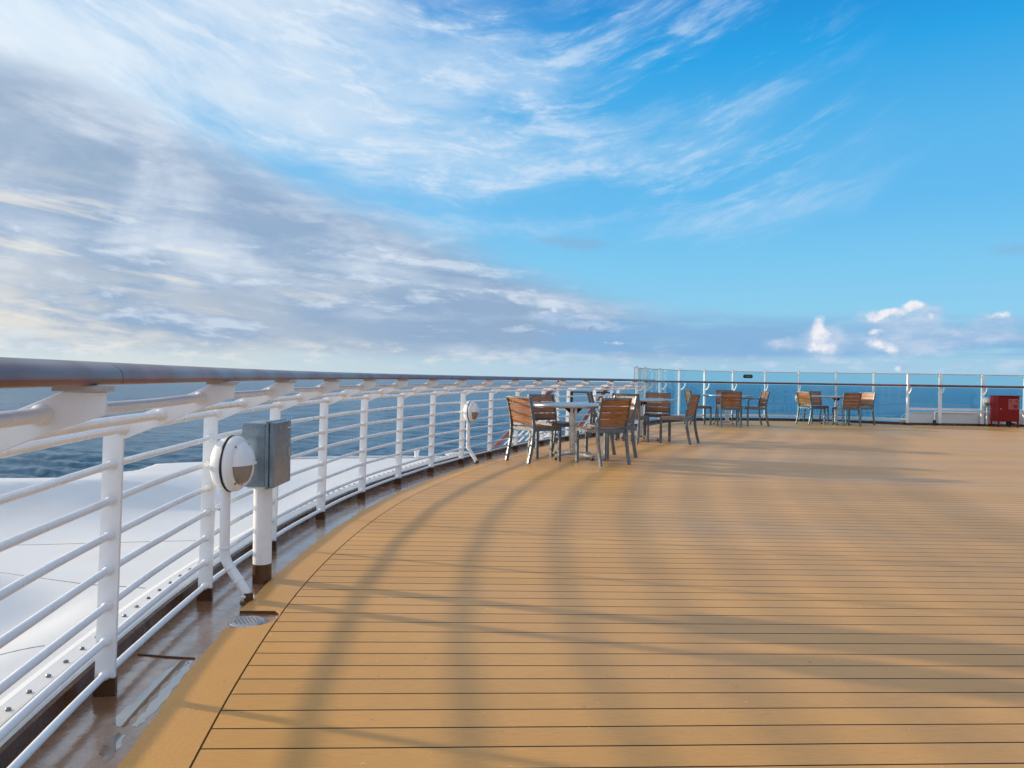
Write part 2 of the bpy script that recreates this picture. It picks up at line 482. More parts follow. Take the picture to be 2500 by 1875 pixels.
# sea: flat to the horizon, with real waves in the sector the deck looks out on
import numpy as np
def build_sea():
    rng = np.random.default_rng(5)
    TH, NR_ = 1000, 760
    th = np.radians(np.linspace(-62, 62, TH)); rr = np.geomspace(30, 3600, NR_)
    T, RR = np.meshgrid(th, rr); X = RR*np.sin(T); Y = RR*np.cos(T); Z = np.zeros_like(X)
    gridr = RR*(math.log(3600/30)/NR_); gridt = RR*np.radians(124)/TH
    for k in range(120):
        L = 1.7*(24/1.7)**rng.random()
        ang = rng.normal(R(250), .45) if L > 4 else rng.normal(R(250), .8)
        kx, ky = math.cos(ang)*2*PI/L, math.sin(ang)*2*PI/L
        amp = .0150*L**.80*rng.uniform(.5, 1.4)*(1.0 if L < 7 else .62)
        gs_ = np.abs(np.cos(ang - (PI/2 - T)))*gridr + np.abs(np.sin(ang - (PI/2 - T)))*gridt
        fade = np.clip((L/np.maximum(gs_, 1e-3) - 2.2)/2.5, 0, 1)
        ph = kx*X + ky*Y + rng.uniform(0, 2*PI); sn = np.sin(ph)
        Z += amp*fade*(sn + .25*np.cos(2*ph))
    gust = .75 + .35*np.sin(X*.013 + Y*.007 + 1)*np.sin(Y*.009 - X*.004)
    Z *= gust
    edge_ = np.clip(np.minimum(T - th[0], th[-1] - T)/.05, 0, 1)*np.clip((RR-30)/15, 0, 1)*np.clip((3600-RR)/800, 0, 1)
    Z = Z*edge_ - 26.0
    co_ = np.stack([X, Y, Z], -1).reshape(-1, 3)
    i = np.arange(NR_-1)[:, None]*TH + np.arange(TH-1)[None, :]
    q = np.stack([i, i+TH, i+TH+1, i+1], -1).reshape(-1, 4)
    # flat surround: rest of the ring, inner disc and the far ring
    th2 = np.radians(np.linspace(62, 298, 60)); ex = []; fq = []; base_ = len(co_)
    def ringpts(ths, r): return [(r*math.sin(t), r*math.cos(t), -26.0) for t in ths]
    ex += ringpts(th2, 30) + ringpts(th2, 3600)
    for k in range(59): fq.append((base_+k, base_+60+k, base_+61+k, base_+k+1))
    b1 = base_+120; th3 = np.radians(np.linspace(-62, 298, 181)); ex += ringpts(th3, 3600) + ringpts(th3, 9200)
    for k in range(180): fq.append((b1+k, b1+181+k, b1+182+k, b1+k+1))
    b2 = b1+362; ex += ringpts(th3, 30) + [(0, 0, -26.0)]
    for k in range(0, 180, 2): fq.append((b2+k, b2+k+1, b2+k+2, b2+181))
    co_ = np.vstack([co_, np.array(ex)]); q = np.vstack([q, np.array(fq)])
    me = bpy.data.meshes.new('sea'); me.vertices.add(len(co_)); me.vertices.foreach_set('co', co_.astype(np.float32).ravel())
    me.loops.add(q.size); me.loops.foreach_set('vertex_index', q.astype(np.int32).ravel())
    me.polygons.add(len(q)); me.polygons.foreach_set('loop_start', np.arange(0, q.size, 4, dtype=np.int32))
    try: me.polygons.foreach_set('loop_total', np.full(len(q), 4, dtype=np.int32))
    except Exception: pass
    me.update(calc_edges=True); me.validate()
    me.polygons.foreach_set('use_smooth', np.ones(len(me.polygons), dtype=bool))
    # all faces upward
    if me.polygons[0].normal.z < 0: me.flip_normals()
    me.materials.append(M['sea'])
    o = bpy.data.objects.new('sea', me); COL.objects.link(o); tag(o, kind='structure')
build_sea()

# puddles lying in the gutter
def puddle(pts):
    P = [Vector(G(a, b, -.01) + (0,)) for a, b in pts]
    c = sum(P, Vector())/len(P); ring = []
    for i in range(len(P)):
        e_ = P[(i+1) % len(P)] - P[i]; nrm = Vector((e_.y, -e_.x, 0)).normalized()
        for k in range(9):
            q = P[i] + e_*(k/9.0); ph = i*2.1 + k*.8
            ring.append(q + nrm*(.0035*math.sin(ph*.9) + .0008*math.sin(ph*3.1 + 1)))
    o = ngon('puddle', ring, -.0134, M['puddle'])
puddle([(284,1768),(300,1742),(345,1706),(385,1662),(425,1630),(466,1606),(470,1618),(440,1636),(405,1672),(370,1712),(338,1748),(312,1776)])
puddle([(330,1772),(362,1738),(398,1694),(430,1656),(462,1624),(478,1610),(472,1632),(440,1674),(402,1722),(362,1762),(342,1776)])
puddle([(560,1552),(575,1538),(612,1540),(622,1551),(590,1558),(560,1560)])
puddle([(250,1840),(262,1818),(296,1790),(318,1795),(300,1830),(270,1862)])
# a welded seam across the gutter
a = G(345, 1592, 0); b2 = G(484, 1602, 0)
mb = MB(); mb.tube([(a[0], a[1], -.012), ((a[0]+b2[0])/2, (a[1]+b2[1])/2-.004, -.0115), (b2[0], b2[1], -.012)], .004, 6)
tag(mb.build('gutter_seam', M['dark_brown']), kind='structure')

# ------------------------------------------------------------------ drain
dr = empty('deck_drain', (DX, DY, -.012))
tag(dr, 'round perforated metal drain sunk in a notch of the tan margin board', 'drain')
mb = MB(); mb.lathe([(.0,.001),(.062,.001),(.064,.003),(.074,.004),(.077,0.0),(.078,-.02)], 40); mb.build('ring', M['steel'], dr)
mb = MB(); mb.lathe([(0,.0045),(.060,.0045),(.062,.003),(.062,.0)], 40, smooth=False)
gm, gnt, gp = material('perforated_grate')
tc = gnt.n('ShaderNodeTexCoord'); gx, gy, gz = gnt.sep(S(gnt, tc.outputs['Object']))
def holes(ox, oy):
    fx = gnt.m('FRACT', gx/.0175 + ox + 40.0) - .5; fy = gnt.m('FRACT', gy/.0303 + oy + 40.0) - .5
    dd = gnt.m('SQRT', (fx*.0175)*(fx*.0175) + (fy*.0303)*(fy*.0303))
    return gnt.smooth(dd, .0048, .0056, 1.0, 0.0)
hm = holes(0, 0).max(holes(.5, .5)); rr = gnt.m('SQRT', gx*gx + gy*gy)
hm = hm*gnt.smooth(rr, .052, .055, 1.0, 0.0)
gnt.setin(gp.inputs['Base Color'], gnt.mix(hm, (.55,.56,.57), (.006,.007,.008)))
gnt.setin(gp.inputs['Metallic'], 1.0 - hm); gp.inputs['Roughness'].default_value = .33
mb.build('grate', gm, dr)

# ------------------------------------------------------------------ white railing with inward brackets
def frame(s):
    p, t, n = at(s)
    lean = .022
    return lambda a, z, h: Vector((p.x + n.x*(a + lean*z) + t.x*h, p.y + n.y*(a + lean*z) + t.y*h, z))
HR = .345
rail = empty('deck_railing', (CP[8][0], CP[8][1], 0))
tag(rail, 'long curved white bar railing with dark varnished wooden handrail along the left deck edge', 'railing')
inv = Matrix.Translation((-CP[8][0], -CP[8][1], 0))
def rb(mb, name, mat, par=rail, bevel=0):
    """build world-space geometry as a part of a thing standing at its own base"""
    loc = par.matrix_world.translation if par.parent else par.location
    root = par
    l = Vector((0,0,0)); q = par
    while q is not None: l += q.location; q = q.parent
    mb.v = [v - l for v in mb.v]
    return mb.build(name, mat, par, bevel)
bar_z = [.055,.172,.290,.408,.526,.644,.762]
posts = list(range(3, 20))
for i in posts:
    fr = frame(S_post[i])
    mb = MB()
    poly = [(-.032,.045),(.032,.045),(.032,.848),(.075,.866),(.30,.962),(.385,.992),(.385,1.036),(.310,1.036),(.09,.936),(.0,.905),(-.022,.894),(-.032,.872)]
    mb.prism(poly, -.008, .008, fr)
    p_ = rb(mb, 'post', M['white'], bevel=.002)
    mb = MB(); mb.prism([(-.036,-.012),(.036,-.012),(.034,.046),(-.034,.046)], -.011, .011, fr)
    rb(mb, 'foot', M['dark_brown'], p_)
    mb = MB(); mb.prism([(HR-.048,1.037),(HR+.048,1.037),(HR+.048,1.047),(HR-.048,1.047)], -.022, .022, fr)
    rb(mb, 'pad', M['pad'], p_)
sA, sB = S_post[3]-.5, S_glass
for k, (r, z, q) in enumerate([(0, z, .0125) for z in bar_z] + [(.03,.884,.0145),(.15,.934,.0145),(.275,.990,.0145)]):
    mb = MB(); sv = [(s, 1.0) for s in srange(sA, sB, .17) if min(abs(s-S_post[i]) for i in posts) > .04]
    for i in posts:                       # weld beads swell the bar where it meets each post
        sv += [(S_post[i]+d, w_) for d, w_ in ((-.034,1.0),(-.022,1.15),(-.011,1.5),(0,1.55),(.011,1.5),(.022,1.15),(.034,1.0))]
    sv = sorted(v for v in sv if v[0] < sB)
    path = [frame(s)(r, z + .0015*math.sin(s*5+k*2), 0) for s, w_ in sv]
    mb.tube(path, q, 10, rad=[q*w_ for s, w_ in sv]); rb(mb, 'rail_bar', M['white'])
# handrail in sections with dark butt joints
def s_near(pt, r):
    return min(srange(0, LEN, .01), key=lambda s: (at(s)[0] + at(s)[2]*r - Vector(pt)).length)
j0 = s_near((-.83, 1.60), HR); j1 = s_near((-1.11, 4.85), HR)
joints = [sA, j0, j1, j1+3.3, j1+6.6, j1+9.9, S_glass+.25]
prof = []
for k in range(13):
    a = PI*k/12; prof.append((HR + .047*math.cos(a), 1.060 + .035*math.sin(a)**.8))
prof = [(HR+.040,1.048),(HR+.046,1.052)] + prof + [(HR-.046,1.052),(HR-.040,1.048)]
for a, b_ in zip(joints[:-1], joints[1:]):
    ss2 = srange(a+.0018, b_-.0018, .10); n = len(prof); mb = MB(); vs = []; fs = []
    for s in ss2:
        f = frame(s)
        for r, z in prof: vs.append(f(r - .022*z, z, 0))
    for i in range(len(ss2)-1):
        for k in range(n): fs.append((i*n+k, i*n+(k+1) % n, (i+1)*n+(k+1) % n, (i+1)*n+k))
    mb.add(vs, fs, True)
    mb.add(vs[:n], [tuple(range(n))]); mb.add(vs[-n:], [tuple(reversed(range(n)))])
    rb(mb, 'handrail', M['handrail'])

# ------------------------------------------------------------------ white fairing outboard of the rail, with its bolted flange
def sm(a, b, x):
    t = max(0, min(1, (x-a)/(b-a))); return t*t*(3-2*t)
def fair_z(X, Y):
    t = 1 + ((Y-6.0)*.9 + (-2.9-X)*.25)/1.15
    amp = .25*(1-sm(-3.3, -1.75, X))*(1-.85*sm(6.2, 8.6, Y))
    h = .045 + (amp*max(0, t)**2.5 if t < 1 else amp*(1 - .12*sm(1.0, 1.6, t)))
    h -= 1.2*sm(0, .5, Y-6.12)*sm(0, .35, -3.52-.22*(Y-6.1)-X)
    h -= .06*sm(0, 1, (-1.55-X)/2)
    sl = Y - 3.72 + .50*(X+2.0)
    h += (.34*max(0, min(1, (-1.95-X)/1.6)) - .05)*(1-sm(-.45, .02, sl))*(1-sm(-2.15,-1.75, X))
    h -= .05*sm(8.2, 10.2, Y)
    return h
fair = empty('hull_fairing', (-2.6, 5.0, 0))
tag(fair, 'smooth white moulded fairing with a low ridge outside the left railing', 'fairing')
def xin(Y):
    s = min(srange(S_post[0], S_post[15], .05), key=lambda s: abs(off(s, -.220).y - Y)); return off(s, -.220)
NU, NV = 220, 80
vs = []; fs = []
ys = [-3.0 + (10.25+3.0)*i/(NU-1) for i in range(NU)]
for Y in ys:
    xi = xin(Y).x
    xo = -4.6 + .35*sm(7.0, 8.8, Y) + (.9*max(0, Y-8.8)**1.6 if Y > 8.8 else 0)
    for j in range(NV):
        t = j/(NV-1); X = xi + (xo-xi)*t; vs.append((X, Y, fair_z(X, Y)))
    vs.append((xo-.06, Y, fair_z(xo, Y)-.12)); vs.append((xo-.02, Y, -1.3))
NW = NV+2
for i in range(NU-1):
    for j in range(NW-1): fs.append((i*NW+j, i*NW+j+1, (i+1)*NW+j+1, (i+1)*NW+j))
last = [vs[(NU-1)*NW+j] for j in range(NW)]
b0 = len(vs)
for q in last: vs.append((q[0], q[1]+.05, min(q[2]-.05, -.05)))
for q in last: vs.append((q[0], q[1]+.03, -1.3))
for j in range(NW-1):
    fs.append(((NU-1)*NW+j, (NU-1)*NW+j+1, b0+j+1, b0+j)); fs.append((b0+j, b0+j+1, b0+NW+j+1, b0+NW+j))
mb = MB(); mb.add(vs, fs, True); rb(mb, 'shell', M['fairing'], fair)
def seam(pts, n=24, r=.0020):
    P = []
    for i in range(len(pts)-1):
        for k in range(n):
            t = k/n; X = pts[i][0]*(1-t)+pts[i+1][0]*t; Y = pts[i][1]*(1-t)+pts[i+1][1]*t; P.append((X, Y, fair_z(X, Y)+.0005))
    mb = MB(); mb.tube(P, r, 6); rb(mb, 'seam', M['seam'], fair)
seam([(-4.4,4.80),(-3.2,4.74),(-1.78,4.74)], r=.0014)
seam([(-4.4,4.75),(-2.80,4.08),(-2.05,3.74),(-1.72,3.66)])
seam([(-4.6,2.2),(-2.6,2.35),(-1.70,2.9)], r=.0014)
# far rim tube and fittings on the fairing
mb = MB(); P = []
for k in range(30):
    t = k/29; X = -3.7 + (xin(10.2).x+3.7)*t; Y = 10.12 + .1*t - .55*(1-t)**3; P.append((X, Y, fair_z(X, Y)+.012))
mb.tube(P, .016, 8); rb(mb, 'rim', M['fairing'], fair)
# flange: white band, lip and bolt strip
fl = empty('flange', (0,0,0)); fl.parent = fair
bpy.data.objects.remove(fl)
sf1 = s_near((-.44, 10.3), 0)
def strip_part(name, prof, mat, par, s0=0, s1=sf1, step=.12):
    o = strip(name, prof, s0, s1, mat, step)
    l = par.location
    for v_ in o.data.vertices: v_.co -= l
    o.parent = par; return o
strip_part('band', [(-.076,.0635),(-.080,.0735),(-.118,.086),(-.123,.083),(-.123,.03)], M['fairing'], fair)
strip_part('gasket', [(-.1235,.055),(-.1235,.077),(-.1285,.077),(-.1285,.05)], M['joint'], fair)
flange = strip_part('flange', [(-.129,.03),(-.129,.072),(-.133,.076),(-.190,.076),(-.220,.068),(-.245,.045),(-.245,.02)], M['fairing'], fair)
bm_ = MB(); bm_.lathe([(0,.008),(.0066,.008),(.0084,.006),(.0084,.0)], 6, smooth=False)
bolt0 = bm_.build('bolt', M['bolt'], flange)
s = S_post[3]; first = True
while s < sf1 - .1:
    o = bolt0 if first else bolt0.copy()
    if not first: COL.objects.link(o)
    o.parent = flange; first = False
    q = off(s, -.153, .076); o.location = q - Vector(fair.location); o.rotation_euler = (0, 0, random.uniform(0, 1))
    s += .126

# small fittings on the far end of the fairing
cl = empty('deck_fitting', (-.72, 9.98, .06)); tag(cl, 'small pale mooring fitting with a bar at the far end of the white fairing', 'fitting')
mb = MB(); mb.box((0,0,.02), (.26,.09,.04)); mb.build('base', M['white'], cl, bevel=.01)
mb = MB(); mb.tube([(-.11,0,.05),(-.03,.0,.075),(.08,.0,.085),(.13,0,.10)], .014, 8); mb.tube([(-.05,0,.03),(-.05,0,.07)], .012, 8); mb.tube([(.06,0,.03),(.06,0,.08)], .012, 8); mb.build('bar', M['box_grey'], cl)
cl = empty('air_vent', (-1.22, 9.95, .03)); tag(cl, 'tiny white capped stub standing on the far rim of the fairing', 'vent')
mb = MB(); mb.lathe([(.028,0),(.028,.07),(.036,.075),(.036,.10),(.02,.115),(0,.118)], 16); mb.build('stub', M['white'], cl)

# ------------------------------------------------------------------ bulkhead lamps with their conduits
def lamp_parts(root):
    mb = MB(); mb.lathe([(0,0),(.108,0),(.122,.012),(.132,.048),(.133,.056)], 48, axis='y'); h = mb.build('housing', M['white'], root)
    mb = MB(); mb.lathe([(.128,.055),(.1355,.056),(.1355,.066),(.128,.067)], 48, axis='y'); mb.build('gasket', M['black'], root)
    mb = MB(); mb.lathe([(.130,.0665),(.1335,.068),(.1315,.088),(.122,.102),(.108,.108),(.100,.106)], 48, axis='y'); mb.build('rim', M['white'], root)
    dome = [(.105*math.cos(a), .102 + .056*math.sin(a)) for a in [PI/2*k/10 for k in range(11)]]
    mb = MB(); mb.lathe([(r*.965, y-.003) for r, y in dome], 24, axis='y', a0=PI, a1=2*PI); mb.build('lens', M['lens'], root)
    mb = MB(); mb.lathe(dome, 24, axis='y', a0=0, a1=PI)
    # lip along the lower edge of the hood and a guard rib over the lens
    lip = [(r, y+.004, 0) for r, y in dome] + [(-r, y+.004, 0) for r, y in reversed(dome[:-1])]
    mb.bar(lip, .007, .006, up=(0,0,1)); hood = mb.build('hood', M['white'], root)
    mb = MB(); ribp = [(0, y+.005, -r) for r, y in dome]
    mb.bar(ribp, .008, .005, side=(1,0,0)); mb.build('guard_rib', M['white'], root)
    for q in (R(50), R(130), R(230), R(310)):
        mb = MB(); mb.tube([(.112*math.cos(q), .104, .112*math.sin(q)), (.112*math.cos(q), .111, .112*math.sin(q))], .005, 8); mb.build('screw', M['bolt'], root)
def conduit(root, local, dia, base=True):
    r = dia/2; P = [Vector(p) for p in local]
    # soften the elbows
    Q = [P[0]]
    for i in range(1, len(P)-1):
        a = P[i] + (P[i-1]-P[i]).normalized()*min(.045, (P[i-1]-P[i]).length*.4)
        b = P[i] + (P[i+1]-P[i]).normalized()*min(.045, (P[i+1]-P[i]).length*.4)
        for k in range(5):
            t = k/4; Q.append(a*(1-t)**2 + P[i]*2*t*(1-t) + b*t*t)
    Q.append(P[-1])
    mb = MB(); mb.tube(Q, r, 16)
    for i in range(1, len(P)-1):
        for o_ in (P[i-1], P[i+1]):
            d = (o_-P[i]).normalized(); c = P[i] + d*min(.055, (o_-P[i]).length*.45)
            mb.tube([c - d*.008, c - d*.005, c + d*.005, c + d*.008], r, 16, rad=[r*1.0, r*1.14, r*1.14, r*1.0])
    c_ = mb.build('conduit', M['white'], root)
    if base:
        e = P[-1]; mb = MB(); mb.tube([(e.x, e.y, e.z-.0), (e.x, e.y, e.z+.048)], r*1.04, 16); mb.lathe([(r*1.6,0),(r*1.5,.008),(r*1.1,.012)], 16, mat=Matrix.Translation(e)); mb.build('conduit_foot', M['dark_brown'], root)
LG = 'round bulkhead lamps along the deck edge'
def lamp(s, label, r_back=.065, zc=.645, twist=0, foot_in=.21, side=0, straight=False):
    p, t, n = at(s)
    q = p + n*r_back
    rz = math.atan2(n.y, n.x) - PI/2 + twist
    root = empty('bulkhead_lamp', (q.x, q.y, zc), rz); tag(root, label, 'lamp', LG)
    lamp_parts(root)
    if straight:
        conduit(root, [(0,.03,-.12), (0,.03,-zc)], .047)
    else:
        conduit(root, [(0,.026,-.12), (0,.026,-zc+.185), (side,.14,-zc+.045), (side*1.1,.155,-zc-.012)], .047)
    for z in (.02, -.06, -.22):
        mb = MB(); mb.box((0, -.02, z), (.03, .045, .014)); mb.build('clamp', M['white'], root)
    return root
lamp(S_post[7], 'large white round lamp on the railing just left of the grey electrical box', twist=R(-8), side=.02)
lamp(S_post[13], 'white round lamp mounted farther along the railing, left of the nearest chairs', side=.02)

# ------------------------------------------------------------------ electrical box on a pole
bx, by = -1.293, 4.02
eb = empty('electrical_box', (bx, by, 0)); tag(eb, 'scuffed grey metal electrical box on a white round pole with brown painted foot', 'electrical box')
mb = MB(); mb.tube([(0,0,.085),(0,0,.5)], .0475, 32); mb.build('pole', M['white'], eb)
mb = MB(); mb.tube([(0,0,-.014),(0,0,.086)], .0485, 32); mb.build('pole_foot', M['dark_brown'], eb)
mb = MB(); mb.box((-.015, .03, .662), (.125, .29, .325)); body = mb.build('enclosure', M['box_grey'], eb, bevel=.008)
mb = MB(); mb.box((.056, .03, .662), (.016, .312, .345)); mb.build('flange', M['box_grey'], eb, bevel=.004)
mb = MB(); mb.box((.078, .03, .662), (.026, .300, .335)); door = mb.build('door', M['box_grey'], eb, bevel=.006)
mb = MB(); mb.box((.0935, .135, .66), (.006, .02, .045)); mb.build('latch', M['steel'], door, bevel=.002)
mb = MB(); mb.box((.0935, .13, .79), (.004, .05, .006)); mb.build('hinge', M['white'], door)
mb = MB(); mb.box((-.01, 0, .492), (.11, .11, .014)); mb.build('pole_plate', M['white'], eb)

# ------------------------------------------------------------------ outboard stair railings seen through the bars
def stair_rail(A, B, nb, label, posts_t):
    A = Vector(A); B = Vector(B); root = empty('stair_railing', tuple(A)); tag(root, label, 'stair railing', 'slanting stair railings outside the deck')
    d = B-A; up = Vector((0,0,1))
    mb = MB(); mb.bar([(0,0,0), d], .09, .085); mb.build('handrail', M['handrail'], root)
    for k in range(nb):
        o_ = -.15 - .135*k
        mb = MB(); mb.tube([Vector((0,0,o_)), d + Vector((0,0,o_))], .016, 8); mb.build('rail_bar', M['white'], root)
    for t in posts_t:
        q = d*t; mb = MB(); mb.box((q.x, q.y, q.z - .50), (.06,.05,1.0)); mb.build('post', M['white'], root)
    o_ = -.98
    mb = MB(); mb.bar([Vector((0,0,o_)), d + Vector((0,0,o_))], .03, .14); mb.build('stringer', M['white'], root)
def W(px, py, Y): return ((px-1250)*Y/F, Y, EYE - (py-eyeline(px))*Y/F)
stair_rail(W(1206,1096,16.6), W(1366,932,16.9), 6, 'slanting brown topped stair railing outside, behind the leftmost chair', (.28,.62,.97))
stair_rail(W(1398,1066,19.2), W(1494,930,19.3), 6, 'slanting brown topped stair railing outside, behind the first round table', (.45,.80,1.0))
fr_ = empty('black_frame', W(1396,1050,18.0)); tag(fr_, 'thin black metal frame standing outside between the two stair railings', 'frame')
zt = W(1396,957,18.0)[2]-W(1396,1050,18.0)[2]
mb = MB(); mb.box((0,0,zt/2), (.065,.05,zt)); mb.build('upright', M['black'], fr_)
mb = MB(); mb.box((.43,0,zt), (.92,.04,.03)); mb.build('crossbar', M['black'], fr_)
# lower landing those stairs belong to
ld = empty('stair_landing', (3.2, 23.4, -3.2)); tag(ld, 'white lower landing outboard of the far deck corner', 'landing')
mb = MB(); mb.box((-1.2,-5.0,0), (3.6,3.0,.12)); mb.build('platform', M['white'], ld)

# ------------------------------------------------------------------ glass windscreen
ws = empty('glass_windscreen', (7.6, 21.62, 0)); tag(ws, 'tall tinted glass windscreen on white posts curving round the far deck end', 'windscreen')
GP = []
for px_, in [(1575,),(1610,),(1658,),(1720,),(1789,),(1868,),(1951,),(2041,),(2132,)]:
    GP.append(min(srange(S_glass-.3, LEN, .01), key=lambda s: abs(at(s)[0].x/at(s)[0].y*F + 1250 - px_)))
bounds = [S_glass] + GP + [LEN-.02]
ztop, zb = 1.345, .165
def screen_post(P, n, t, par, z1=1.375, hook=True, wide=.045, z0=.03):
    n3 = Vector((n.x, n.y, 0)); t3 = Vector((t.x, t.y, 0)); P3 = Vector((P.x, P.y, 0))
    mb = MB(); mb.prism([(-.028,z0),(.028,z0),(.028,z1),(-.028,z1)], -wide/2, wide/2, lambda a, z, h: P3 + n3*a + t3*h + Vector((0,0,z)))
    po = rb(mb, 'post', M['white'], par, bevel=.003)
    if hook:
        mb = MB(); path = []
        for k in range(11):
            a = PI*.5*k/10
            path.append(P3 + n3*(.02 + .165*math.sin(a)) + Vector((0,0, 1.015 - .175*math.cos(a))))
        mb.bar(path, .016, .036, side=t3); rb(mb, 'hook', M['white'], po)
    mb = MB(); mb.prism([(-.034,z0),(.034,z0),(.034,z0+.05),(-.034,z0+.05)], -wide*.7, wide*.7, lambda a, z, h: P3 + n3*a + t3*h + Vector((0,0,z)))
    rb(mb, 'foot', M['dark_brown'], po)
    mb = MB(); mb.box((P3.x, P3.y, z1+.006), (.05,.05,.022)); rb(mb, 'cap', M['steel'], po)
    return po
for s in [S_glass+.03] + GP:
    p, t, n = at(s); screen_post(p, n, t, ws)
for a, b_ in zip(bounds[:-1], bounds[1:]):
    g0, g1 = a+.012, b_-.012
    ss2 = srange(g0, g1, .25); vs = []; fs = []
    for s in ss2:
        for r in (-.050, -.060):
            for z in (zb, ztop): vs.append(off(s, r, z))
    for i in range(len(ss2)-1):
        o = i*4; q = o+4
        fs += [(o,q,q+1,o+1), (o+2,o+3,q+3,q+2), (o+1,q+1,q+3,o+3), (o,o+2,q+2,q)]
    e = (len(ss2)-1)*4
    fs += [(0,1,3,2), (e,e+2,e+3,e+1)]
    mb = MB(); mb.add(vs, fs); rb(mb, 'glass_pane', M['glass'], ws)
def ws_strip(name, prof, mat, s0=S_glass, s1=LEN):
    o = strip(name, prof, s0, s1, mat, .2, closed=True)
    l = Vector(ws.location)
    for v_ in o.data.vertices: v_.co -= l
    o.parent = ws; return o
ws_strip('top_rail', [(-.068,1.346),(-.040,1.346),(-.040,1.368),(-.068,1.368)], M['steel'])
ws_strip('bottom_rail', [(-.072,.118),(-.030,.118),(-.030,.163),(-.072,.163)], M['white'])
hp = [(.185 + .036*math.cos(2*PI*k/12), 1.048 + .026*math.sin(2*PI*k/12)) for k in range(12)]
ws_strip('handrail', hp, M['handrail'], S_glass+.12)
# dark pill label stuck on a pane
sl = min(srange(S_glass, LEN, .01), key=lambda s: abs(at(s)[0].x/at(s)[0].y*F + 1250 - 1827.5))
p, t, n = at(sl); n3 = Vector((n.x, n.y, 0)); t3 = Vector((t.x, t.y, 0))
zc = EYE - (918.8-eyeline(1827))*21.5/F
fr2 = lambda a, z, h: Vector((p.x, p.y, 0)) + t3*a + n3*(-.049+h) + Vector((0,0,z))
pill = []
for k in range(10): a = -PI/2 + PI*k/9; pill.append((.095+.052*math.cos(a), zc+.052*math.sin(a)))
for k in range(10): a = PI/2 + PI*k/9; pill.append((-.095+.052*math.cos(a), zc+.052*math.sin(a)))
mb = MB(); mb.prism(pill, 0, .003, fr2); lb = rb(mb, 'label', M['label_dark'], ws)
mb = MB()
for a0, a1, z in ((-.08,-.03,.012),(-.02,.0,.012),(.015,.085,.014),(-.04,.0,-.010),(.02,.075,-.012)):
    mb.prism([(a0,zc+z-.008),(a1,zc+z-.008),(a1,zc+z+.006),(a0,zc+z+.006)], .003, .0045, fr2)
rb(mb, 'print', M['label_grey'], lb)
lamp(GP[1], 'white round lamp on the far windscreen, half hidden behind a chair of the second table', straight=True, r_back=.04)
lamp(GP[6], 'white round lamp on the glass windscreen left of the farthest table', straight=True, r_back=.04)

# ---- straight gate section on the right
gs = empty('glass_gate_screen', (14, 20.55, 0)); tag(gs, 'straight glass screen with stout white posts and low white bulwark on the far right', 'windscreen')
nn = Vector((0,-1)); tt = Vector((1,0))
gx_ = [10.49, 11.43, 12.58, 13.75, 14.92, 16.09, 17.26]
gx_ = [ (2219-1250)*20.5/F, (2298-1250)*20.5/F, (2402-1250)*20.5/F ]
gx_ += [gx_[2]+1.13*k for k in (1,2,3,4,5)]
for i, X in enumerate(gx_):
    screen_post(Vector((X, 20.55)), nn, tt, gs, wide=.05 if i == 0 else .075, z1=1.35, z0=.0)
for i in range(len(gx_)-1):
    mb = MB(); mb.box(((gx_[i]+gx_[i+1])/2, 20.615, .90), (gx_[i+1]-gx_[i]-.03, .010, .88)); rb(mb, 'glass_pane', M['glass'], gs)
mb = MB(); mb.box((gx_[0]/2+13, 20.615, 1.355), (26-gx_[0], .035, .03)); rb(mb, 'top_rail', M['steel'], gs)
mb = MB(); mb.box((gx_[0]/2+13, 20.61, .425), (26-gx_[0], .04, .055)); rb(mb, 'mid_rail', M['white'], gs)
mb = MB(); mb.box((gx_[1]/2+13, 20.57, .355), (26-gx_[1], .03, .028)); rb(mb, 'lower_rail', M['white'], gs)
mb = MB(); mb.tube([(gx_[0]-.05, 20.365, 1.048), (26, 20.365, 1.048)], .03, 12); rb(mb, 'handrail', M['handrail'], gs)
# bulwark plate with rounded left end
x0 = gx_[0]-.12
pl = [(26,.0),(26,.30),(x0+.34,.30)] + [(x0+.24-.24*math.sin(a)+.0, .06+.24*math.cos(a)) for a in [PI/2*k/8 for k in range(1,9)]] + [(x0+.02,.0)]
mb = MB(); mb.prism(pl, 0, .05, lambda a, z, h: Vector((a, 20.66+h, z+.02))); rb(mb, 'bulwark', M['fairing'], gs, bevel=.008)
mb = MB(); mb.tube([(x0+.30,20.655,.325),(26,20.655,.325)], .014, 8); rb(mb, 'bulwark_lip', M['fairing'], gs)
# vertical service pipe with dark foot
sp = empty('service_pipe', ((2283-1250)*20.35/F, 20.35, 0)); tag(sp, 'short white bent pipe with black foot beside the stout screen post', 'pipe')
mb = MB(); mb.tube([(0,0,.13),(0,0,.33),(.01,.0,.352),(.03,.01,.36),(.14,.12,.36)], .017, 10); mb.build('pipe', M['white'], sp)
mb = MB(); mb.tube([(0,0,0),(0,0,.12),(0,0,.15)], .04, 12, rad=[.042,.042,.02]); mb.build('pipe_foot', M['black'], sp)
# lamp on the right-hand screen post
q = Vector((gx_[2]+.03, 20.50)); root = empty('bulkhead_lamp', (q.x, q.y, .632), PI+R(12)); tag(root, 'white round lamp on the far right screen post beside the red cabinet', 'lamp', LG)
lamp_parts(root); conduit(root, [(-.05,.03,-.10), (-.05,.03,-.632)], .047)

